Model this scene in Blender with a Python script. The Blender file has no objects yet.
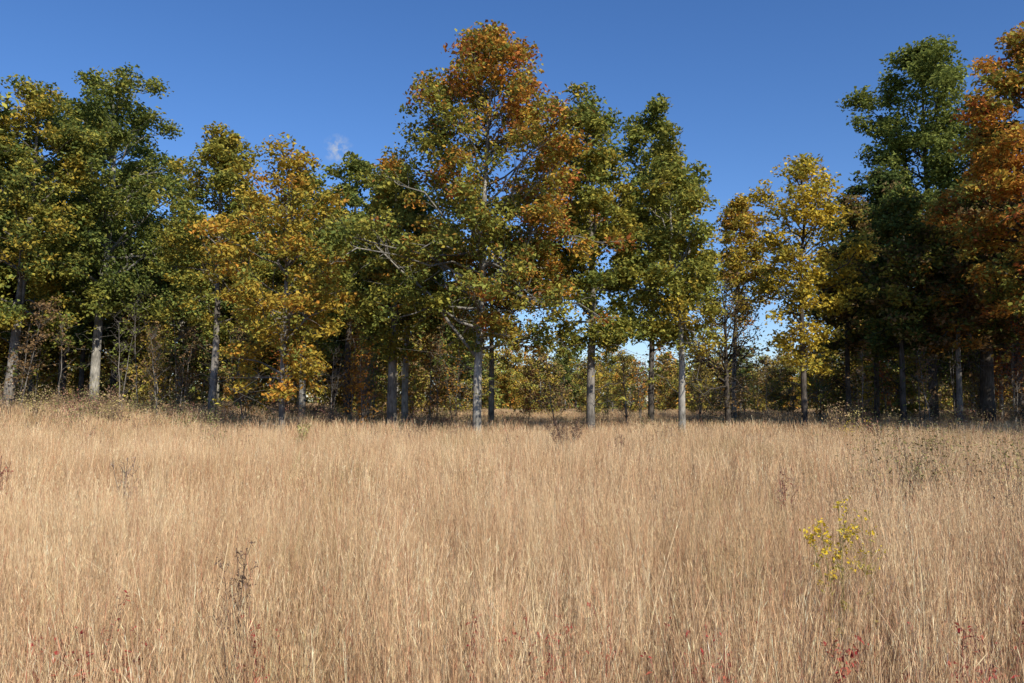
import bpy, math, numpy as np
from mathutils import Vector, Euler
R = np.random.default_rng(7)
scene = bpy.context.scene
scene.view_settings.view_transform = 'Standard'
scene.view_settings.look = 'None'
scene.view_settings.exposure = 0
F = 796.0; HY = 402.0; EYE = 1.65

def sm(a):
    a = np.clip(a, 0, 1); return a*a*(3-2*a)
def hz(x, y):
    x = np.asarray(x, float); y = np.asarray(y, float)
    return 0.75*sm((-x-3)/20)*sm((y-12)/24) + 0.05*np.sin(x*0.5+1)*np.sin(y*0.37) + 0.03*np.sin(x*1.3+y*0.9)

# ------------------------------------------------------------ mesh builder
class MB:
    def __init__(s):
        s.v=[]; s.q=[]; s.c=[]; s.m=[]; s.n=0
    def add(s, v, q, col, mat):
        v=np.asarray(v,float); q=np.asarray(q,int)
        s.v.append(v); s.q.append(q+s.n); s.n+=len(v)
        col=np.asarray(col,float)
        if col.ndim==1: col=np.tile(col,(len(q),1))
        s.c.append(col); s.m.append(np.full(len(q),mat,int))
    def tube(s, pts, rad, col, mat=0, n=5):
        pts=np.asarray(pts,float); rad=np.asarray(rad,float); k=len(pts)
        t=np.gradient(pts,axis=0); t/=np.linalg.norm(t,axis=1)[:,None]+1e-9
        ref=np.array([0.0,1,0]) if abs(t[0,1])<0.8 else np.array([1.0,0,0])
        u=np.cross(t,ref); u/=np.linalg.norm(u,axis=1)[:,None]+1e-9
        w=np.cross(t,u)
        a=np.arange(n)*2*np.pi/n
        ring=pts[:,None,:]+rad[:,None,None]*(np.cos(a)[None,:,None]*u[:,None,:]+np.sin(a)[None,:,None]*w[:,None,:])
        v=ring.reshape(-1,3)
        i=np.arange(k-1)[:,None]*n; j=np.arange(n)[None,:]; j2=(j+1)%n
        q=np.stack([i+j,i+j2,i+n+j2,i+n+j],-1).reshape(-1,4)
        s.add(v,q,col,mat)
    def leaves(s, c, size, cols, mat=1, up=0.5, asp=0.62, rng=R):
        N=len(c)
        nrm=rng.normal(size=(N,3)); nrm[:,2]=np.abs(nrm[:,2])+up
        nrm/=np.linalg.norm(nrm,axis=1)[:,None]
        d=rng.normal(size=(N,3)); d[:,2]-=0.4
        d-=nrm*(d*nrm).sum(1)[:,None]; d/=np.linalg.norm(d,axis=1)[:,None]+1e-9
        e=np.cross(nrm,d)
        L=(size*rng.uniform(0.65,1.3,N))[:,None]; W=L*asp*rng.uniform(0.8,1.2,(N,1))
        fold=nrm*L*0.12
        v=np.stack([c-d*L*0.5, c+e*W*0.5+fold-d*L*0.05, c+d*L*0.5, c-e*W*0.5+fold-d*L*0.05],1).reshape(-1,3)
        q=np.arange(4*N).reshape(-1,4)
        s.add(v,q,cols,mat)
    def mesh(s, name, mats):
        v=np.concatenate(s.v); q=np.concatenate(s.q); c=np.concatenate(s.c); m=np.concatenate(s.m)
        me=bpy.data.meshes.new(name)
        me.vertices.add(len(v)); me.vertices.foreach_set('co',v.astype(np.float32).ravel())
        me.loops.add(len(q)*4); me.loops.foreach_set('vertex_index',q.astype(np.int32).ravel())
        me.polygons.add(len(q)); me.polygons.foreach_set('loop_start',(np.arange(len(q))*4).astype(np.int32))
        for mt in mats: me.materials.append(mt)
        me.polygons.foreach_set('material_index',m.astype(np.int32))
        me.polygons.foreach_set('use_smooth',(m==0))
        me.update(calc_edges=True)
        at=me.attributes.new('Col','FLOAT_COLOR','FACE')
        at.data.foreach_set('color',np.hstack([np.clip(c,0,1),np.ones((len(c),1))]).astype(np.float32).ravel())
        return me

def link(name, me, loc=(0,0,0), rz=0, sc=1, parent=None):
    o=bpy.data.objects.new(name,me); o.location=loc; o.rotation_euler=(0,0,rz)
    o.scale=(sc,sc,sc) if np.isscalar(sc) else sc
    scene.collection.objects.link(o)
    if parent: o.parent=parent
    return o

# ------------------------------------------------------------ materials
def newmat(name):
    m=bpy.data.materials.new(name); m.use_nodes=True
    nt=m.node_tree; nt.nodes.clear()
    return m,nt,nt.nodes.new,nt.links.new
def leafmat(name, trans=0.3):
    m,nt,N,L=newmat(name)
    out=N('ShaderNodeOutputMaterial'); at=N('ShaderNodeAttribute'); at.attribute_name='Col'
    df=N('ShaderNodeBsdfDiffuse')
    L(at.outputs['Color'],df.inputs['Color'])
    if trans==0:
        L(df.outputs[0],out.inputs[0]); return m
    tr=N('ShaderNodeBsdfTranslucent')
    mx=N('ShaderNodeMixShader'); mx.inputs[0].default_value=trans
    L(at.outputs['Color'],tr.inputs['Color'])
    L(df.outputs[0],mx.inputs[1]); L(tr.outputs[0],mx.inputs[2])
    L(mx.outputs[0],out.inputs[0]); return m
def barkmat():
    m,nt,N,L=newmat('bark')
    out=N('ShaderNodeOutputMaterial'); at=N('ShaderNodeAttribute'); at.attribute_name='Col'
    tc=N('ShaderNodeTexCoord'); mp=N('ShaderNodeMapping'); mp.inputs['Scale'].default_value=(9,9,1.6)
    no=N('ShaderNodeTexNoise'); no.inputs['Scale'].default_value=2.0; no.inputs['Detail'].default_value=4; no.inputs['Roughness'].default_value=0.7
    n2=N('ShaderNodeTexNoise'); n2.inputs['Scale'].default_value=1.3
    mr=N('ShaderNodeMapRange'); mr.inputs[1].default_value=0.3; mr.inputs[2].default_value=0.7; mr.inputs[3].default_value=0.35; mr.inputs[4].default_value=1.35
    mr2=N('ShaderNodeMapRange'); mr2.inputs[1].default_value=0.35; mr2.inputs[2].default_value=0.65; mr2.inputs[3].default_value=0.55; mr2.inputs[4].default_value=1.2
    mm=N('ShaderNodeMath'); mm.operation='MULTIPLY'
    sc=N('ShaderNodeVectorMath'); sc.operation='SCALE'
    bs=N('ShaderNodeBsdfDiffuse')
    bp=N('ShaderNodeBump'); bp.inputs['Strength'].default_value=0.8; bp.inputs['Distance'].default_value=0.03
    L(tc.outputs['Object'],mp.inputs[0]); L(mp.outputs[0],no.inputs[0]); L(tc.outputs['Object'],n2.inputs[0])
    L(no.outputs[0],mr.inputs[0]); L(n2.outputs[0],mr2.inputs[0]); L(mr.outputs[0],mm.inputs[0]); L(mr2.outputs[0],mm.inputs[1])
    L(at.outputs['Color'],sc.inputs[0]); L(mm.outputs[0],sc.inputs['Scale']); L(sc.outputs[0],bs.inputs['Color'])
    L(no.outputs[0],bp.inputs['Height']); L(bp.outputs[0],bs.inputs['Normal']); L(bs.outputs[0],out.inputs[0]); return m
LEAF=leafmat('autumn_leaf'); LEAFB=leafmat('autumn_leaf_far',0); BARK=barkmat(); PET=leafmat('flower_leaf',0.25)

def grassmat():
    m,nt,N,L=newmat('dry_grass')
    out=N('ShaderNodeOutputMaterial'); at=N('ShaderNodeAttribute'); at.attribute_name='Col'
    ge=N('ShaderNodeNewGeometry')
    mp=N('ShaderNodeMapping'); mp.inputs['Scale'].default_value=(0.36,0.42,0.05)
    no=N('ShaderNodeTexNoise'); no.inputs['Scale'].default_value=1.0; no.inputs['Detail'].default_value=3; no.inputs['Roughness'].default_value=0.8
    cr=N('ShaderNodeValToRGB'); e=cr.color_ramp.elements
    e[0].position=0.32; e[0].color=(0.58,0.62,0.46,1)
    e[1].position=0.70; e[1].color=(1.22,1.21,1.14,1)
    x=cr.color_ramp.elements.new(0.43); x.color=(0.90,0.80,0.72,1)
    x=cr.color_ramp.elements.new(0.56); x.color=(1.06,1.03,0.97,1)
    L(ge.outputs['Position'],mp.inputs[0]); L(mp.outputs[0],no.inputs[0]); L(no.outputs[0],cr.inputs[0])
    m1=N('ShaderNodeVectorMath'); m1.operation='MULTIPLY'
    L(at.outputs['Color'],m1.inputs[0]); L(cr.outputs[0],m1.inputs[1])
    df=N('ShaderNodeBsdfDiffuse')
    L(m1.outputs[0],df.inputs[0]); L(df.outputs[0],out.inputs[0])
    return m
GRASS=grassmat()

def groundmat():
    m,nt,N,L=newmat('field_soil')
    out=N('ShaderNodeOutputMaterial'); ge=N('ShaderNodeNewGeometry')
    no=N('ShaderNodeTexNoise'); no.inputs['Scale'].default_value=0.12; no.inputs['Detail'].default_value=9; no.inputs['Roughness'].default_value=0.75
    n2=N('ShaderNodeTexNoise'); n2.inputs['Scale'].default_value=9; n2.inputs['Detail'].default_value=6
    cr=N('ShaderNodeValToRGB'); e=cr.color_ramp.elements
    e[0].position=0.3; e[0].color=(0.20,0.15,0.08,1); e[1].position=0.7; e[1].color=(0.45,0.34,0.2,1)
    mx=N('ShaderNodeMix'); mx.data_type='RGBA'; mx.blend_type='MULTIPLY'; mx.inputs[0].default_value=0.6
    bs=N('ShaderNodeBsdfDiffuse')
    L(ge.outputs['Position'],no.inputs[0]); L(ge.outputs['Position'],n2.inputs[0]); L(no.outputs[0],cr.inputs[0])
    L(cr.outputs[0],mx.inputs[6]); L(n2.outputs[0],mx.inputs[7]); L(mx.outputs[2],bs.inputs[0]); L(bs.outputs[0],out.inputs[0])
    return m

# ------------------------------------------------------------ ground
u=np.linspace(-1,1,221); g=np.sign(u)*np.abs(u)**3*2500
gx,gy=np.meshgrid(g,g+30); gzv=hz(gx,gy)
v=np.stack([gx,gy,gzv],-1).reshape(-1,3); k=221
ii,jj=np.meshgrid(np.arange(k-1),np.arange(k-1),indexing='ij')
a=(ii*k+jj).ravel(); q=np.stack([a,a+1,a+k+1,a+k],-1)
mb=MB(); mb.add(v,q,(0.3,0.2,0.1),0)
link('ground',mb.mesh('ground',[groundmat()]))

# ------------------------------------------------------------ trees
DG=(0.095,0.128,0.038); G=(0.155,0.195,0.050); LG=(0.24,0.265,0.062); YG=(0.37,0.335,0.065)
Y=(0.66,0.48,0.06); O=(0.58,0.27,0.05); RO=(0.48,0.15,0.05); BR=(0.27,0.17,0.08); GO=(0.52,0.37,0.06)
LB=(0.42,0.39,0.33); MBK=(0.29,0.26,0.22); DB=(0.14,0.12,0.10)
OV=[(0,0.5),(0.15,0.85),(0.4,1.0),(0.65,0.82),(0.85,0.52),(1,0.12)]
CON=[(0,0.75),(0.12,1.0),(0.39,0.92),(0.62,0.80),(0.8,0.56),(0.92,0.30),(1,0.06)]
RND=[(0,0.45),(0.2,0.85),(0.5,1.0),(0.75,0.85),(0.9,0.6),(1,0.2)]
LOWP=[(0,0.5),(0.25,0.9),(0.5,1.0),(0.75,0.75),(1,0.1)]
DENS=0.76

def tree_mesh(name, H, cb, Rw, off, r0, palA, palB, bf, nl=36000, ls=0.17, prof=OV, bark=MBK, seed=1, nlimb=34, lean=0.0, csig=0.30, dead=7, gap=0.2, lm=None):
    nl=int(nl*DENS); H-=0.35
    rng=np.random.default_rng(seed); mb=MB()
    pt=np.array([p[0] for p in prof]); pr=np.array([p[1] for p in prof])
    ph=rng.uniform(0,6.28,6)
    nz=12; zz=np.linspace(0,1,nz)
    wob=rng.normal(0,0.016*H,(nz,2)).cumsum(0)*0.4*(zz[:,None])
    ax=np.stack([wob[:,0]+off*sm((zz*H-cb*0.6)/(H*0.8))+lean*(zz-0), wob[:,1], zz*H],-1)
    def axis(z):
        z=np.clip(z,0,H); return np.array([np.interp(z,ax[:,2],ax[:,0]),np.interp(z,ax[:,2],ax[:,1]),z])
    zs=np.concatenate([[-0.3,0.0,0.25,0.7],np.linspace(1.4,H*0.93,12)])
    pts=np.array([axis(max(z,0)) for z in zs]); pts[0,2]=-0.3
    rad=r0*(1-np.clip(zs/H,0,1))**0.9*0.88+0.015; rad[:2]*=1.5; rad[2]*=1.18
    barkc=np.array(bark)
    mb.tube(pts,rad,barkc,0,10)
    def trad(z): return r0*(1-min(max(z/H,0),1))**0.85+0.015
    C=[];W=[]
    def curve(a,b,sag,n=6):
        s=np.linspace(0,1,n)[:,None]; p=a+(b-a)*s
        p[:,2]+= sag*np.sin(np.pi*s[:,0]); 
        p[1:-1]+=rng.normal(0,0.03*np.linalg.norm(b-a),(n-2,3)); return p
    for i in range(nlimb):
        t=min(max((i+rng.uniform())/nlimb,0.02),0.99)
        az=i*2.39996+rng.uniform(-0.4,0.4)
        lob=1+0.17*math.sin(3*az+ph[0]+t*5)+0.15*math.sin(11*t+ph[1]+az)
        rr=Rw*np.interp(t,pt,pr)*lob*rng.uniform(0.66,1.10)
        zt=cb+(H-cb)*t
        c=axis(zt); tip=c+np.array([rr*math.cos(az),rr*math.sin(az),0]); 
        zo=zt-rr*rng.uniform(0.35,0.9)-0.3
        if t<0.3: zo=max(zt-rr*0.25*rng.uniform(-0.8,1.5),cb*0.75)
        if t<0.15: tip[2]-=rng.uniform(0,1.2)
        zo=min(max(zo,cb*0.72),H*0.92); o=axis(zo)
        p=curve(o,tip,0.08*rr)
        Ln=np.linalg.norm(tip-o); r1=min(trad(zo)*0.45,0.018+0.02*Ln)
        mb.tube(p,np.linspace(r1,0.012,len(p)),barkc*0.7,0,5)
        ns=int(3+Ln*1.7)
        for j in range(ns):
            s=rng.uniform(0.25,1.0); f=s*(len(p)-1); k0=min(int(f),len(p)-2); st=p[k0]+(p[k0+1]-p[k0])*(f-k0)
            d=(tip-o)/Ln*0.7+rng.normal(0,0.55,3); d[2]+=0.15
            l2=(0.30*Ln*(1.15-s)+0.45)*rng.uniform(0.7,1.2); e=st+d/np.linalg.norm(d)*l2
            pp=curve(st,e,0.05,4); mb.tube(pp,np.linspace(max(0.015,r1*0.3),0.006,4),barkc*0.65,0,3)
            for m in range(2):
                s2=rng.uniform(0.4,1.1); C.append(st+(e-st)*s2+rng.normal(0,0.10,3)); W.append(rng.uniform(0.4,1.4))
    for i in range(8):
        C.append(axis(H*rng.uniform(0.93,1.0))+rng.normal(0,0.22,3)); W.append(0.5)
    for i in range(dead):
        z=rng.uniform(0.35,1.0)*cb; o=axis(z); az=rng.uniform(0,6.28); l=rng.uniform(0.8,2.2)
        e=o+np.array([math.cos(az)*l,math.sin(az)*l,rng.uniform(-0.1,0.7)*l]); p=curve(o,e,0.1*l)
        mb.tube(p,np.linspace(0.022,0.005,6),barkc*0.6,0,3)
        for j in range(5):
            s=rng.integers(1,6); d=rng.normal(0,0.3,3)*l; mb.tube(curve(p[s],p[s]+d,0,3),np.linspace(0.009,0.004,3),barkc*0.6,0,3)
            if rng.uniform()<0.35: C.append(p[s]+d); W.append(0.15)
    C=np.array(C);W=np.array(W)
    if gap>0:
        keep=rng.uniform(size=len(C))>gap; C=C[keep];W=W[keep]
    cnt=np.maximum((W/W.sum()*nl).astype(int),1)
    idx=np.repeat(np.arange(len(C)),cnt); N=len(idx)
    dr=rng.normal(size=(N,3)); dr/=np.linalg.norm(dr,axis=1)[:,None]; dr*=(rng.uniform(size=(N,1))**0.55)*csig*1.65
    P=C[idx]+dr*np.array([1,1,0.62])*(0.6+0.5*W[idx])[:,None]
    T=np.clip((C[:,2]-cb)/(H-cb),0,1); X=(C[:,0]-off)/Rw
    pb=bf[0]+bf[1]*T+bf[2]*X+0.22*np.sin(C[:,0]*1.1+ph[2])*np.sin(C[:,2]*0.9+ph[3])
    isB=rng.uniform(size=len(C))<pb
    palA=np.array(palA);palB=np.array(palB)
    ca=palA[rng.integers(0,len(palA),len(C))]; cbb=palB[rng.integers(0,len(palB),len(C))]
    cc=np.where(isB[:,None],cbb,ca)*rng.uniform(0.8,1.2,(len(C),1))
    col=cc[idx]
    al=palA[rng.integers(0,len(palA),N)]; bl=palB[rng.integers(0,len(palB),N)]
    lb=rng.uniform(size=N)<np.clip(pb[idx],0.05,0.95); alt=np.where(lb[:,None],bl,al)
    sw=rng.uniform(size=(N,1)); col=col*(1-sw*0.75)+alt*sw*0.75
    col=col*rng.uniform(0.75,1.25,(N,1))
    mb.leaves(P,ls,col,1,rng=rng)
    return mb.mesh(name,[BARK,lm or LEAF])

def tree(name, px, D, top, bot, l, r, wpx, palA, palB, bf, **kw):
    x=(px-512)/F*D; g=float(hz(x,D)); H=EYE+(HY-top)/F*D-g; cb=max(EYE+(HY-bot)/F*D-g,0.4)
    Rw=(r-l)/2/F*D; off=((l+r)/2-px)/F*D; r0=wpx/2/F*D
    me=tree_mesh(name,H,cb,Rw,off,r0,palA,palB,bf,**kw)
    return link(name,me,(x,D,g))

# left forest edge
tree('oak_tree',95,42,66,310,15,200,11,[DG,G,LG],[YG,LG],(0.3,0.2,0.1),nl=48000,ls=0.21,prof=RND,bark=LB,seed=11,csig=0.40,nlimb=44)
tree('oak_tree',8,38,72,320,-75,80,12,[G,LG,DG],[YG,GO],(0.4,0.1,0.1),nl=36000,ls=0.20,prof=RND,seed=12,lean=1.5,csig=0.38)
tree('oak_tree',62,52,92,300,-10,130,9,[DG,DG,G],[YG],(0.2,0,0),nl=28000,ls=0.25,prof=RND,seed=13,csig=0.46,bark=DB)
tree('oak_tree',213,34,122,315,150,268,9,[LG,G,YG],[YG,GO],(0.45,0.0,0.1),nl=28000,seed=14,bark=MBK,ls=0.18)
tree('sassafras_tree',283,27,135,380,213,350,7,[YG,GO,LG],[GO,O,GO],(0.5,-0.1,-0.15),nl=18500,ls=0.16,prof=LOWP,bark=MBK,seed=15,nlimb=42,csig=0.27,gap=0.22)
tree('oak_tree',303,37,165,330,265,352,8,[G,LG],[YG],(0.4,0,0),nl=20000,ls=0.20,seed=16,bark=LB)
tree('oak_tree',348,42,155,315,305,400,9,[DG,LG],[LG,YG],(0.45,0.2,0),nl=24000,ls=0.22,seed=17,bark=DB)
tree('maple_tree',392,32,155,340,342,436,12,[LG,LG,YG],[YG,O],(0.3,-0.1,0),nl=24000,seed=18,bark=MBK,ls=0.175)
tree('maple_tree',405,34,180,310,370,450,8,[DG,G],[LG],(0.3,0,0),nl=14000,seed=19,bark=LB,ls=0.2)
# central maple
tree('maple_tree',477,28,16,330,362,600,10,[LG,YG,LG,YG,G],[O,GO,O,YG,RO],(0.14,0.60,0.32),nl=66000,ls=0.165,prof=CON,bark=LB,seed=22,nlimb=76,csig=0.30,dead=9)
tree('maple_tree',491,36,215,330,440,545,7,[YG,G],[RO,O],(0.4,-0.1,0.2),nl=10000,seed=23,bark=MBK,ls=0.19)
# right of centre
tree('oak_tree',590,30,86,345,540,642,10,[LG,YG,LG,G],[YG,GO],(0.35,-0.1,0.0),nl=33000,prof=RND,bark=MBK,seed=24,nlimb=42,ls=0.18)
tree('oak_tree',650,36,94,335,596,703,7,[LG,LG,G],[YG,YG],(0.4,0.0,0.1),nl=29000,ls=0.20,prof=OV,bark=DB,seed=25,nlimb=38)
tree('oak_tree',681,30,150,335,632,719,8,[LG,LG,YG],[YG,GO],(0.35,-0.1,0.1),nl=20000,prof=OV,bark=LB,seed=26,ls=0.18)
tree('black_cherry_tree',727,34,275,388,685,768,7,[BR,(0.10,0.09,0.04)],[BR,YG],(0.2,0,0),nl=3600,ls=0.13,prof=RND,bark=DB,seed=27,nlimb=40,dead=14)
tree('maple_tree',733,46,195,310,702,764,6,[GO,YG],[O,GO],(0.3,0,0.2),nl=13000,ls=0.22,prof=OV,bark=MBK,seed=28)
tree('maple_tree',803,33,150,345,757,848,7,[Y,GO,YG],[Y,YG],(0.5,0.1,0),nl=17500,prof=RND,bark=DB,seed=29,ls=0.175,nlimb=38,gap=0.2)
tree('oak_tree',848,38,190,340,820,890,6,[DG,G,BR],[GO,BR],(0.3,0,-0.2),nl=19000,ls=0.21,seed=30,bark=DB)
tree('oak_tree',875,41,165,335,840,925,6,[DG,DG,G],[BR],(0.3,0,0),nl=24000,ls=0.22,seed=31,bark=DB)
tree('oak_tree',902,34,185,340,858,958,7,[DG,G,G],[BR,YG],(0.35,0,0),nl=25000,ls=0.19,seed=32,bark=DB)
tree('oak_tree',932,44,30,240,873,990,10,[G,LG,LG],[LG],(0.3,0.3,0),nl=40000,ls=0.23,prof=RND,seed=33,bark=DB,csig=0.42,nlimb=42)
tree('oak_tree',958,33,215,335,915,1005,7,[DG,BR,G],[BR,O],(0.3,0,0.2),nl=20000,seed=34,bark=MBK,ls=0.19)
tree('maple_tree',986,36,175,330,925,1045,17,[DG,BR,G],[BR,O],(0.3,0,0.2),nl=28000,ls=0.2,seed=35,bark=DB,prof=RND)
tree('maple_tree',1045,28,18,300,948,1135,13,[LG,G,YG],[O,GO,O,RO],(0.58,0.1,-0.1),nl=44000,ls=0.18,prof=OV,bark=DB,seed=36,nlimb=48)
tree('oak_tree',1019,40,125,335,965,1070,9,[DG,BR],[BR,O],(0.4,0,0),nl=22000,ls=0.21,seed=37,bark=DB)

# forest interior: shared meshes
lib=[tree_mesh('forest_oak_a',15.5,5.2,4.0,0,0.20,[DG,G,DG],[LG,YG],(0.3,0.1,0),nl=18000,ls=0.30,prof=RND,bark=DB,seed=51,csig=0.45,lm=LEAFB),
     tree_mesh('forest_oak_b',14,4.2,3.6,0.4,0.17,[DG,G],[BR,YG],(0.3,0,0),nl=16000,ls=0.30,prof=OV,bark=LB,seed=52,csig=0.45,lm=LEAFB),
     tree_mesh('forest_maple_c',12,3.0,3.2,0,0.14,[YG,LG],[GO,O],(0.4,0,0),nl=14000,ls=0.27,prof=OV,bark=MBK,seed=53,csig=0.42,lm=LEAFB),
     tree_mesh('forest_oak_d',9,1.2,2.8,0,0.10,[BR,YG,G],[BR,GO],(0.4,0,0),nl=10000,ls=0.25,prof=LOWP,bark=LB,seed=54,csig=0.4,lm=LEAFB)]
names=['oak_tree','oak_tree','maple_tree','oak_tree']
def put(px,D,k,s):
    x=(px-512)/F*D; link(names[k],lib[k],(x,D,float(hz(x,D))-0.05),R.uniform(0,6.28),(s,s,s*R.uniform(0.92,1.08)))
for px in np.arange(-180,440,23):
    D=R.uniform(46,60); k=int(R.choice([0,1,2,3],p=[.28,.27,.2,.25])); put(px+R.uniform(-9,9),D,k,R.uniform(0.75,1.0) if px>150 else R.uniform(0.9,1.15))
for px in np.arange(-180,470,27):
    D=R.uniform(62,82); k=int(R.choice([0,1,3],p=[.25,.3,.45])); put(px+R.uniform(-9,9),D,k,R.uniform(0.8,1.1) if px<250 else R.uniform(.7,.9))
for px in np.arange(855,1230,25):
    D=R.uniform(46,60); k=int(R.choice([0,1,2,3],p=[.3,.3,.1,.3])); put(px+R.uniform(-9,9),D,k,R.uniform(0.75,1.1))
for px in np.arange(880,1230,30):
    put(px,R.uniform(62,85),int(R.integers(0,4)),R.uniform(0.9,1.1))
for px,D,k,s in [(1210,29,0,1.0),(1290,33,1,1.1),(1170,38,1,1.1),(-120,36,0,1.2),(-60,47,0,1.2)]:
    put(px,D,k,s)
# trees standing on the field's right flank: their shadows fall on the grass at the right edge
for X,Yw,k,s in [(22.5,17.5,1,0.95),(27,13,0,1.0),(24.5,21.5,2,1.0)]:
    link(names[k],lib[k],(X,Yw,float(hz(X,Yw))-0.05),R.uniform(0,6.28),s)
for px,D,k,s in [(541,64,3,0.75),(515,75,2,0.6),(630,78,3,0.7),(612,90,2,0.7),(565,95,1,0.6),(700,88,3,0.7),(765,85,3,0.75),(822,70,2,0.6),(835,66,3,0.7),(790,95,2,0.65),(455,70,3,.8),(480,82,3,.8),(720,75,3,.65),(590,70,3,.6),(665,92,3,.8),(740,95,1,.6),(780,72,3,.62)]:
    put(px,D,k,s)

# distant tree line (one mass)
mb=MB(); rng=np.random.default_rng(99)
PAL=np.array([DG,G,LG,YG,BR,GO,BR,G,O,BR])
for i in range(300):
    D=rng.uniform(110,190); px=rng.uniform(-300,1300); x=(px-512)/F*D; H=rng.uniform(6.0,12.0)*(1+(D-115)/300); w=rng.uniform(2,4)
    n=int(520); th=rng.uniform(0,6.28,n); cz=rng.beta(1.1,1.3,n); rr=w*np.sqrt(rng.uniform(size=n))*np.sin(np.pi*np.clip(cz*0.75+0.22,0,1))**0.6
    nb=26; bi=rng.integers(0,nb,n); bc=np.stack([rr[:nb]*np.cos(th[:nb]),rr[:nb]*np.sin(th[:nb]),H*0.05+H*0.93*cz[:nb]],-1)
    P=bc[bi]+rng.normal(0,0.55,(n,3))+np.array([x,D,0])
    c=PAL[rng.integers(0,len(PAL))]; c2=PAL[rng.integers(0,len(PAL),nb)]
    mb.leaves(P,0.66,(c*0.75+c2[bi]*0.25)*rng.uniform(0.7,1.3,(n,1)),1,rng=rng)
    mb.tube([(x,D,-0.3),(x+rng.normal(0,.3),D,H*0.5),(x,D,H*0.9)],[0.2,0.12,0.03],(0.2,0.17,0.14),0,5)
n=24000; D=rng.uniform(105,200,n); px=rng.uniform(-300,1300,n)
P=np.stack([(px-512)/F*D,D,2.6*rng.uniform(size=n)**1.3*(0.6+0.4*np.sin(px*0.11+D*0.2))],-1)
mb.leaves(P,0.6,PAL[((px*0.09+D*.21).astype(int))%len(PAL)]*rng.uniform(0.6,1.1,(n,1)),1,rng=rng)
link('distant_tree_line',mb.mesh('distant_tree_line',[BARK,LEAFB]))

# underbrush (one mass)
mb=MB(); rng=np.random.default_rng(5)
UP=np.array([(0.30,0.19,0.12),(0.26,0.21,0.10),(0.36,0.25,0.16),(0.22,0.23,0.08),(0.40,0.29,0.14),(0.33,0.16,0.11),(0.37,0.31,0.12)])
def brush(px,D,h,w,nlv,col,ls=0.07):
    x=(px-512)/F*D; g=float(hz(x,D))
    c=[]
    for k in range(9):
        a=rng.uniform(0,6.28); e=np.array([math.cos(a)*w*rng.uniform(.2,1),math.sin(a)*w*rng.uniform(.2,1),h*rng.uniform(.6,1)])
        s=np.linspace(0,1,4)[:,None]; p=np.array([x,D,g])+e*s+rng.normal(0,0.03,(4,3)); mb.tube(p,[0.010,0.008,0.005,0.003],(0.28,0.2,0.15),0,3)
        for t in (0.4,0.6,0.75,0.9,1): c.append(np.array([x,D,g])+e*t)
    c=np.array(c); P=c[rng.integers(0,len(c),nlv)]+rng.normal(0,0.12,(nlv,3))
    mb.leaves(P,ls,col*rng.uniform(0.6,1.4,(nlv,1)),1,rng=rng)
for i in range(460):
    px=rng.uniform(-200,470); D=rng.uniform(28,50) if px<230 else rng.uniform(30,55)
    brush(px,D,rng.uniform(0.9,2.0 if px<200 else 1.6)*(0.9 if D<32 else 1),rng.uniform(.3,.7),190,UP[rng.integers(0,len(UP))])
for i in range(170):
    px=rng.uniform(470,860); D=rng.uniform(33,75); brush(px,D,rng.uniform(0.8,1.4),rng.uniform(.3,.6),130,UP[rng.integers(0,len(UP))])
for i in range(90):
    px=rng.uniform(-50,1020); D=rng.uniform(19,32); brush(px,D,rng.uniform(0.85,1.15),rng.uniform(.2,.5),60,UP[rng.integers(0,len(UP))],0.05)
for i in range(240):
    px=rng.uniform(830,1250); D=rng.uniform(27,55); brush(px,D,rng.uniform(0.9,1.9),rng.uniform(.3,.7),190,UP[rng.integers(0,len(UP))])
SHADE_OL=np.array([(0.22,0.20,0.075),(0.28,0.23,0.09),(0.24,0.17,0.09)])
for i in range(130):  # low olive plants added, their colour standing in for shade on right-edge grass
    px=rng.uniform(860,1200); D=rng.uniform(10,27); brush(px,D,rng.uniform(0.8,1.03),rng.uniform(.2,.6),150,SHADE_OL[rng.integers(0,3)],0.045)
link('underbrush',mb.mesh('underbrush',[BARK,LEAFB]))

# saplings
def sapling(px,D,H,seed,leafc=None,nl=120):
    rng=np.random.default_rng(seed); mb=MB(); c=[]
    for s_ in range(rng.integers(1,3)):
        l=rng.normal(0,0.25,2); z=np.linspace(0,1,8); p=np.stack([l[0]*z*H*.25,l[1]*z*H*.25,z*H],-1)+rng.normal(0,0.02,(8,3))
        mb.tube(p,np.linspace(0.035,0.006,8),(0.28,0.25,0.21),0,5)
        for k in range(20):
            i=rng.integers(2,8); a=rng.uniform(0,6.28); L=rng.uniform(.4,1.1)*(1.2-i/10)*H/4
            e=p[i]+np.array([math.cos(a)*L*.7,math.sin(a)*L*.7,L*.7]); mb.tube([p[i],(p[i]+e)/2+rng.normal(0,.04,3),e],[0.012,0.008,0.004],(0.22,0.19,0.16),0,3)
            for m in range(3):
                q0=p[i]+(e-p[i])*rng.uniform(.3,1); q1=q0+rng.normal(0,.2,3)+[0,0,.15]; mb.tube([q0,(q0+q1)/2,q1],[0.006,0.005,0.003],(0.22,0.19,0.16),0,3); c.append(q1)
    c=np.array(c)
    if leafc is not None:
        P=c[rng.integers(0,len(c),nl)]+rng.normal(0,.12,(nl,3)); mb.leaves(P,0.13,np.array(leafc)*rng.uniform(.7,1.3,(nl,1)),1,rng=rng)
    x=(px-512)/F*D; link('sapling',mb.mesh('sapling',[BARK,LEAF]),(x,D,float(hz(x,D))))
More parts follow.
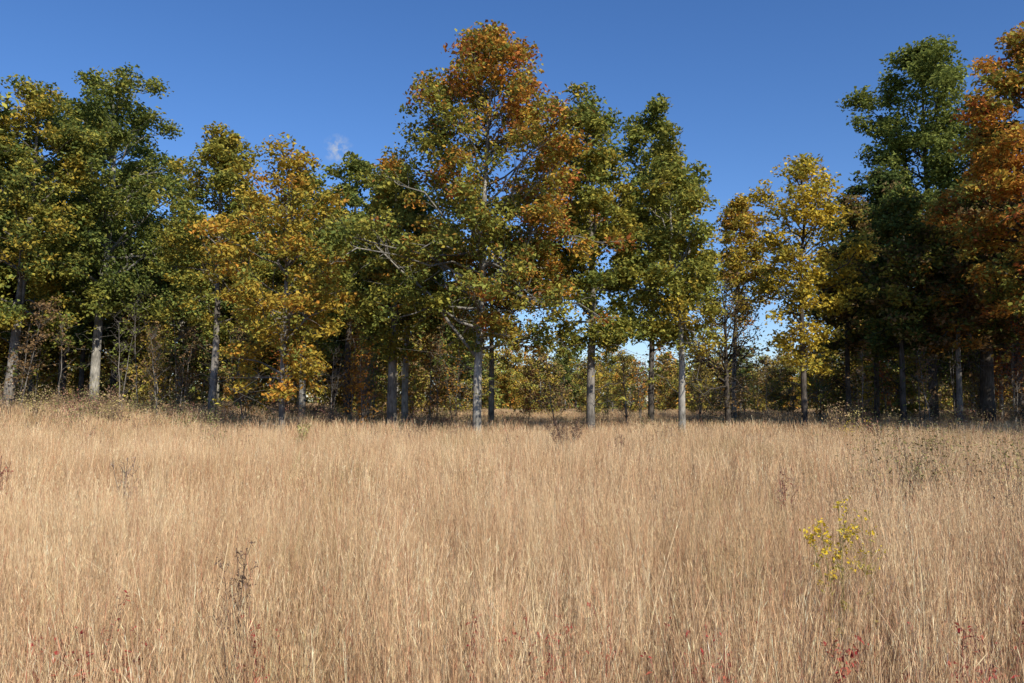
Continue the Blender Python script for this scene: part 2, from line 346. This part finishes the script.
SAP=[(122,35,4.5,None,0),(160,33,3.8,BR,150),(180,38,5.5,None,0),(60,37,4.2,BR,150),(245,31,3.2,O,260),(330,33,3.5,None,0),(430,33,4,O,300),(555,33,3,BR,120),(628,34,3.4,None,0),(700,37,3.5,BR,150),(768,35,3.2,None,0),(860,33,3.5,BR,200),(930,31,3.4,BR,200),(140,41,6,None,0),(35,41,5.5,YG,300),(363,31,3.2,O,350),(1012,32,3.5,BR,250)]
rs=np.random.default_rng(77)
for i in range(40):
    px=rs.uniform(-40,470) if i<27 else rs.uniform(835,1060)
    SAP.append((px,rs.uniform(36,46),rs.uniform(2.8,6),[YG,O,BR,LG,GO,RO][rs.integers(0,6)],int(rs.uniform(250,800))))
for i in range(12):
    SAP.append((rs.uniform(510,830),rs.uniform(40,60),rs.uniform(2.4,3.8),[YG,O,BR,GO,RO][rs.integers(0,5)],int(rs.uniform(250,500))))
for k,(px,D,H,lc,nl) in enumerate(SAP): sapling(px,D,H,200+k,lc,nl)

# ------------------------------------------------------------ grass tiles
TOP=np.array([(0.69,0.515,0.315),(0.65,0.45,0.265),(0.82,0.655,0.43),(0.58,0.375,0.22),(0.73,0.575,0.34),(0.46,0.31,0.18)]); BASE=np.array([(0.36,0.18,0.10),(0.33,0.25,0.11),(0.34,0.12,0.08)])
def tile(name,size,nst,nb,w,spk,h0,h1,seed,segs=5,clump=0.13,lean=0.075):
    rng=np.random.default_rng(seed); n=nst+nb; bl=np.arange(n)>=nst
    nc=int(size*size/(clump*clump)*0.6)+3
    cc=rng.uniform(-size/2,size/2,(nc,2)); ch=rng.uniform(0.78,1.10,nc); cl=rng.normal(0,0.07,(nc,2)); ct=rng.uniform(0.72,1.22,nc)
    ci=rng.integers(0,nc,n); off=rng.normal(0,clump*0.36,(n,2)); p0=np.zeros((n,3)); p0[:,:2]=cc[ci]+off; p0[:,2]=-0.03
    h=rng.beta(2.6,1.8,n)*(h1-h0)+h0; h*=ch[ci]; h=np.where(bl,h*rng.uniform(0.3,0.65,n),h)
    h=np.where((rng.uniform(size=n)<0.05)&~bl,h*1.13,h)
    ld=cl[ci]+off*0.9+rng.normal(0,lean,(n,2)); ld=np.where((rng.uniform(size=n)<0.13)[:,None],ld*2.8,ld); ld=np.where(bl[:,None],ld*2.2,ld)
    sd=rng.uniform(0,6.28,n); S=np.stack([np.cos(sd),np.sin(sd),0*sd],-1)
    tc=TOP[rng.integers(0,len(TOP),n)]*(ct[ci]*rng.uniform(0.75,1.22,n))[:,None]; bc=BASE[rng.integers(0,3,n)]
    rd=(rng.uniform(size=n)<0.05); tc[rd]=np.array([0.45,0.19,0.12])*rng.uniform(.8,1.2,(rd.sum(),1))
    s=np.linspace(0,1,segs)[None,:,None]; H=h[:,None,None]
    pts=np.concatenate([p0[:,None,:2]+ld[:,None,:]*H*s**1.5, p0[:,None,2:]+H*s*(1-0.04*s)],-1)
    ww=(w*np.where(bl,1.4,1.0)*rng.uniform(.7,1.25,n))[:,None,None]*(1-0.6*s)
    A=pts-S[:,None,:]*ww/2; B=pts+S[:,None,:]*ww/2
    V=np.stack([A,B],2).reshape(-1,3)
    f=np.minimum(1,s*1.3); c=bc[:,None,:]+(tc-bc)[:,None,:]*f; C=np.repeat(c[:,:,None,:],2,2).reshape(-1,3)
    i=np.arange(n)[:,None]*2*segs; k=np.arange(segs-1)[None,:]*2
    Q=np.stack([i+k,i+k+1,i+k+3,i+k+2],-1).reshape(-1,4)
    if spk:
        m=nst*spk; st=np.repeat(np.arange(nst),spk); sv=rng.uniform(0.5,1.0,m); ff=sv*(segs-1); k0=np.minimum(ff.astype(int),segs-2)
        c0=pts[st,k0]+(pts[st,k0+1]-pts[st,k0])*(ff-k0)[:,None]
        d=rng.normal(0,0.38,(m,3)); d[:,2]=np.abs(d[:,2])+0.9; d/=np.linalg.norm(d,axis=1)[:,None]; L=rng.uniform(.02,.05,m)[:,None]
        e=np.cross(d,rng.normal(size=(m,3))); e/=np.linalg.norm(e,axis=1)[:,None]; W2=(w*rng.uniform(.5,1.0,m))[:,None]
        v2=np.stack([c0,c0+d*L*.5+e*W2/2,c0+d*L,c0+d*L*.5-e*W2/2],1).reshape(-1,3)
        c2=np.repeat(tc[st]*rng.uniform(.95,1.35,(m,1)),4,0); q2=np.arange(4*m).reshape(-1,4)+len(V)
        V=np.concatenate([V,v2]);C=np.concatenate([C,c2]);Q=np.concatenate([Q,q2])
    me=bpy.data.meshes.new(name); me.vertices.add(len(V)); me.vertices.foreach_set('co',V.astype(np.float32).ravel())
    me.loops.add(len(Q)*4); me.loops.foreach_set('vertex_index',Q.astype(np.int32).ravel()); me.polygons.add(len(Q)); me.polygons.foreach_set('loop_start',(np.arange(len(Q))*4).astype(np.int32)); me.update(calc_edges=True)
    me.materials.append(GRASS)
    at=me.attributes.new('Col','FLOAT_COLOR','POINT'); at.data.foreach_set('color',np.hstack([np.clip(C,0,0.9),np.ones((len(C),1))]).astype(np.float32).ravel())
    return bpy.data.objects.new(name,me)
def coll(name,objs):
    c=bpy.data.collections.new(name)
    for o in objs: c.objects.link(o)
    return c
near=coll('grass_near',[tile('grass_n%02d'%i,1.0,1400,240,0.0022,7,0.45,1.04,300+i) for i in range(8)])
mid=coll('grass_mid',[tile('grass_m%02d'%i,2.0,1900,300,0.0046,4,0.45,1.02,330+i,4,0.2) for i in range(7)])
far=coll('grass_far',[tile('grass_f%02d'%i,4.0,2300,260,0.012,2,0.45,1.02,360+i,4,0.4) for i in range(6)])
def scatter(name,size,test,c,nvar,hs=1.0):
    g=np.arange(-128,132,size)+size/2
    X,Yv=np.meshgrid(g,g); X=X.ravel();Yv=Yv.ravel(); k=test(X,Yv); x=X[k];y=Yv[k]; n=len(x)
    P=np.stack([x,y,hz(x,y)],-1); hv=hs*(1+0.08*np.sin(x*0.8+1.3*np.sin(y*0.5))*np.sin(y*0.6+x*.2)+R.normal(0,0.035,n))
    fl=R.choice([-1.0,1.0],n); scl=np.stack([fl*1.02,np.full(n,1.02),hv],-1); rot=np.stack([0*x,0*x,R.integers(0,4,n)*math.pi/2],-1)
    me=bpy.data.meshes.new(name); me.vertices.add(n); me.vertices.foreach_set('co',P.astype(np.float32).ravel())
    for nm,ar in (('rot',rot),('scl',scl)):
        at=me.attributes.new(nm,'FLOAT_VECTOR','POINT'); at.data.foreach_set('vector',ar.astype(np.float32).ravel())
    at=me.attributes.new('vid','INT','POINT'); at.data.foreach_set('value',R.integers(0,nvar,n).astype(np.int32))
    o=link(name,me)
    ng=bpy.data.node_groups.new(name,'GeometryNodeTree'); ng.interface.new_socket('Geometry',in_out='INPUT',socket_type='NodeSocketGeometry'); ng.interface.new_socket('Geometry',in_out='OUTPUT',socket_type='NodeSocketGeometry')
    N=ng.nodes.new; L=ng.links.new
    gi=N('NodeGroupInput'); go=N('NodeGroupOutput'); ip=N('GeometryNodeInstanceOnPoints'); ci=N('GeometryNodeCollectionInfo')
    ci.inputs['Collection'].default_value=c; ci.inputs['Separate Children'].default_value=True; ci.inputs['Reset Children'].default_value=True
    def na(nm,t):
        x=N('GeometryNodeInputNamedAttribute'); x.data_type=t; x.inputs['Name'].default_value=nm; return x.outputs['Attribute']
    e2=N('FunctionNodeEulerToRotation')
    L(gi.outputs[0],ip.inputs['Points']); L(ci.outputs[0],ip.inputs['Instance']); ip.inputs['Pick Instance'].default_value=True
    L(na('vid','INT'),ip.inputs['Instance Index']); L(na('rot','FLOAT_VECTOR'),e2.inputs[0]); L(e2.outputs[0],ip.inputs['Rotation']); L(na('scl','FLOAT_VECTOR'),ip.inputs['Scale'])
    L(ip.outputs[0],go.inputs[0]); m=o.modifiers.new('scatter','NODES'); m.node_group=ng; return o
inn=lambda x,y:(abs(x)<8)&(y>-4)&(y<8)
inm=lambda x,y:(abs(x)<24)&(y>-4)&(y<24)
scatter('tall_grass',1.0,inn,near,8)
scatter('tall_grass',2.0,lambda x,y:inm(x,y)&~inn(x,y),mid,7)
scatter('tall_grass',4.0,lambda x,y:(abs(x)<64)&(y>-8)&(y<64)&~inm(x,y)&~((x<-10)&(y>44)),far,6)
scatter('tall_grass',4.0,lambda x,y:(abs(x-10)<50)&(y>64)&(y<116),far,6,0.8)

# ------------------------------------------------------------ meadow plants
def weed(name,px,D,h,nstem,spread,stemc,tipc,ntip,tips,seed,leafc=None,low=0.45):
    rng=np.random.default_rng(seed); mb=MB(); T=[];Lf=[]
    for s_ in range(nstem):
        a=rng.uniform(0,6.28); d=spread*rng.uniform(0.1,1); hh=h*rng.uniform(.78,1)
        z=np.linspace(0,1,7); p=np.stack([math.cos(a)*d*z**1.4,math.sin(a)*d*z**1.4,z*hh],-1)+rng.normal(0,0.006,(7,3))
        mb.tube(p,np.linspace(0.0036,0.0016,7)*(1 if D<9 else 1.8),stemc,0,4)
        for k in range(12):
            f=rng.uniform(low,1)*6; i=min(int(f),5); o=p[i]+(p[i+1]-p[i])*(f-i); b=rng.uniform(0,6.28); L=rng.uniform(.06,.17)*h*(1.25-f/6)*1.8
            e=o+np.array([math.cos(b)*L*.6,math.sin(b)*L*.6,L*.75]); mb.tube([o,(o+e)/2+[0,0,-.01],e],np.array([0.0017,0.0014,0.0009])*(1 if D<9 else 1.8),stemc,0,3)
            for m in range(5): T.append(o+(e-o)*rng.uniform(.45,1.05))
        for k in range(14):
            f=rng.uniform(.15,.9)*6; i=min(int(f),5); Lf.append(p[i]+rng.normal(0,.02,3))
    T=np.array(T); P=T[rng.integers(0,len(T),ntip)]+rng.normal(0,tips*.55,(ntip,3)); tc=np.array(tipc)
    mb.leaves(P,tips,tc[rng.integers(0,len(tc),ntip)]*rng.uniform(.75,1.25,(ntip,1)),1,rng=rng)
    if leafc is not None:
        Lf=np.array(Lf); lc=np.array(leafc); mb.leaves(Lf,0.055,lc[rng.integers(0,len(lc),len(Lf))]*rng.uniform(.7,1.3,(len(Lf),1)),1,asp=0.3,rng=rng)
    x=(px-512)/F*D; link(name,mb.mesh(name,[BARK,PET]),(x,D,float(hz(x,D))))
YF=[(0.80,0.58,0.04),(0.75,0.52,0.05),(0.7,0.55,0.08)]
DW=[(0.19,0.13,0.09),(0.25,0.165,0.12),(0.15,0.10,0.07)]
RD=[(0.48,0.07,0.065),(0.38,0.08,0.06),(0.50,0.15,0.09)]
weed('goldenrod',832,4.4,1.07,4,0.14,(0.4,0.33,0.12),YF,420,0.022,1,[(0.5,0.42,0.1)],0.6)
weed('goldenrod',866,4.7,0.99,2,0.07,(0.4,0.33,0.12),YF,80,0.02,2,[(0.5,0.42,0.1)],0.6)
weed('dried_weed',240,3.7,0.98,4,0.13,(0.24,0.16,0.11),DW,300,0.017,3,DW)
weed('dried_weed',248,3.1,0.84,3,0.10,(0.24,0.16,0.11),DW,120,0.015,31,DW)
weed('dried_weed',565,20,1.2,14,0.65,(0.28,0.17,0.13),DW,1100,0.035,4,DW)
weed('dried_weed',618,17,1.05,5,0.3,(0.28,0.19,0.14),DW,220,0.03,5,DW)
weed('dried_weed',783,8.5,1.02,5,0.18,(0.35,0.16,0.13),[(0.4,0.17,0.14),(0.3,0.14,0.11)],200,0.022,6,RD)
weed('dried_weed',132,9.0,1.03,4,0.18,(0.35,0.26,0.2),[(0.45,0.35,0.27),(0.3,0.22,0.18)],160,0.018,7,None)
weed('dried_weed',1008,7.5,1.03,6,0.25,(0.26,0.18,0.13),DW,240,0.02,8,DW)
weed('dried_weed',905,11,1.02,6,0.4,(0.26,0.2,0.11),[(0.32,0.28,0.11)]+DW,240,0.026,9,DW)
weed('goldenrod',300,22,1.25,5,0.4,(0.3,0.25,0.1),[(0.5,0.45,0.15),(0.6,0.55,0.25)],160,0.06,11,None)
weed('goldenrod',850,24,1.12,6,0.6,(0.3,0.25,0.1),YF,120,0.05,12,None)
weed('red_sumac',3,9.5,1.02,4,0.15,(0.3,0.13,0.1),RD,90,0.03,13,RD)
rr_=np.random.default_rng(41); k=20
L_=[(742,2.55,0.80,170),(770,2.5,0.78,200),(800,2.6,0.80,200),(842,2.9,0.84,150),(690,2.6,.78,120),(655,2.7,.78,90),(880,2.6,.8,130),(930,3.0,.84,70)]
for i in range(26):
    px=rr_.uniform(560,1010) if i<15 else rr_.uniform(10,560); D=rr_.uniform(2.45,3.6); L_.append((px,D,0.74+0.1*(D-2.4)*rr_.uniform(.3,1.2),int(rr_.uniform(30,90))))
for px,D,h,n in L_:
    k+=1; weed('red_sumac' ,px,D,h,3,0.2,(0.45,0.2,0.14),RD,n,0.021,k,RD,0.3)

# ------------------------------------------------------------ light, sky
el=math.radians(37); az=math.radians(150)
sd=Vector((math.sin(az)*math.cos(el),math.cos(az)*math.cos(el),math.sin(el)))
sun=bpy.data.lights.new('sun','SUN'); sun.energy=5.0; sun.angle=math.radians(0.5); sun.color=(1,0.935,0.82)
so=bpy.data.objects.new('sun',sun); so.rotation_euler=sd.to_track_quat('Z','Y').to_euler(); scene.collection.objects.link(so)
w=bpy.data.worlds.new('World'); scene.world=w; w.use_nodes=True; nt=w.node_tree; nt.nodes.clear(); N=nt.nodes.new; L=nt.links.new
sky=N('ShaderNodeTexSky'); sky.sky_type='NISHITA'; sky.sun_disc=False; sky.sun_elevation=el; sky.sun_rotation=az; sky.air_density=1.0; sky.dust_density=0.2; sky.ozone_density=2.5; sky.altitude=300
hs=N('ShaderNodeHueSaturation'); hs.inputs['Saturation'].default_value=1.2
tn=N('ShaderNodeVectorMath'); tn.operation='MULTIPLY'; tn.inputs[1].default_value=(0.90,0.95,1.16)
bg=N('ShaderNodeBackground'); bg.inputs[1].default_value=0.122; out=N('ShaderNodeOutputWorld')
pit=math.atan((HY-341.5)/F)
dc=Vector(((338-512)/F,1.0,(341.5-150)/F)).normalized(); dc=Vector((dc.x,dc.y*math.cos(pit)-dc.z*math.sin(pit),dc.y*math.sin(pit)+dc.z*math.cos(pit)))
tc=N('ShaderNodeTexCoord'); su=N('ShaderNodeVectorMath'); su.operation='SUBTRACT'; su.inputs[1].default_value=dc
no=N('ShaderNodeTexNoise'); no.inputs['Scale'].default_value=90; no.inputs['Detail'].default_value=5; no.inputs['Roughness'].default_value=0.7
nr=N('ShaderNodeMapRange'); nr.inputs[1].default_value=0.42; nr.inputs[2].default_value=0.65
ln=N('ShaderNodeVectorMath'); ln.operation='LENGTH'; mr=N('ShaderNodeMapRange'); mr.inputs[1].default_value=0.0; mr.inputs[2].default_value=0.02; mr.inputs[3].default_value=1.0; mr.inputs[4].default_value=0.0
m1=N('ShaderNodeMath'); m1.operation='MULTIPLY'; mx=N('ShaderNodeMix'); mx.data_type='RGBA'; mx.inputs[7].default_value=(4.5,4.8,5.2,1)
L(tc.outputs['Generated'],su.inputs[0]); L(su.outputs[0],ln.inputs[0]); L(ln.outputs['Value'],mr.inputs[0]); L(tc.outputs['Generated'],no.inputs[0]); L(no.outputs[0],nr.inputs[0]); L(nr.outputs[0],m1.inputs[0]); L(mr.outputs[0],m1.inputs[1])
L(sky.outputs[0],hs.inputs['Color']); L(hs.outputs[0],tn.inputs[0])
L(m1.outputs[0],mx.inputs[0]); L(tn.outputs[0],mx.inputs[6]); L(mx.outputs[2],bg.inputs[0]); L(bg.outputs[0],out.inputs[0])

cam=bpy.data.cameras.new('camera'); cam.lens=28; cam.sensor_width=36; cam.clip_start=0.05; cam.clip_end=6000
co=bpy.data.objects.new('camera',cam); co.location=(0,0,EYE); co.rotation_euler=(math.pi/2+pit,0,0); scene.collection.objects.link(co); scene.camera=co
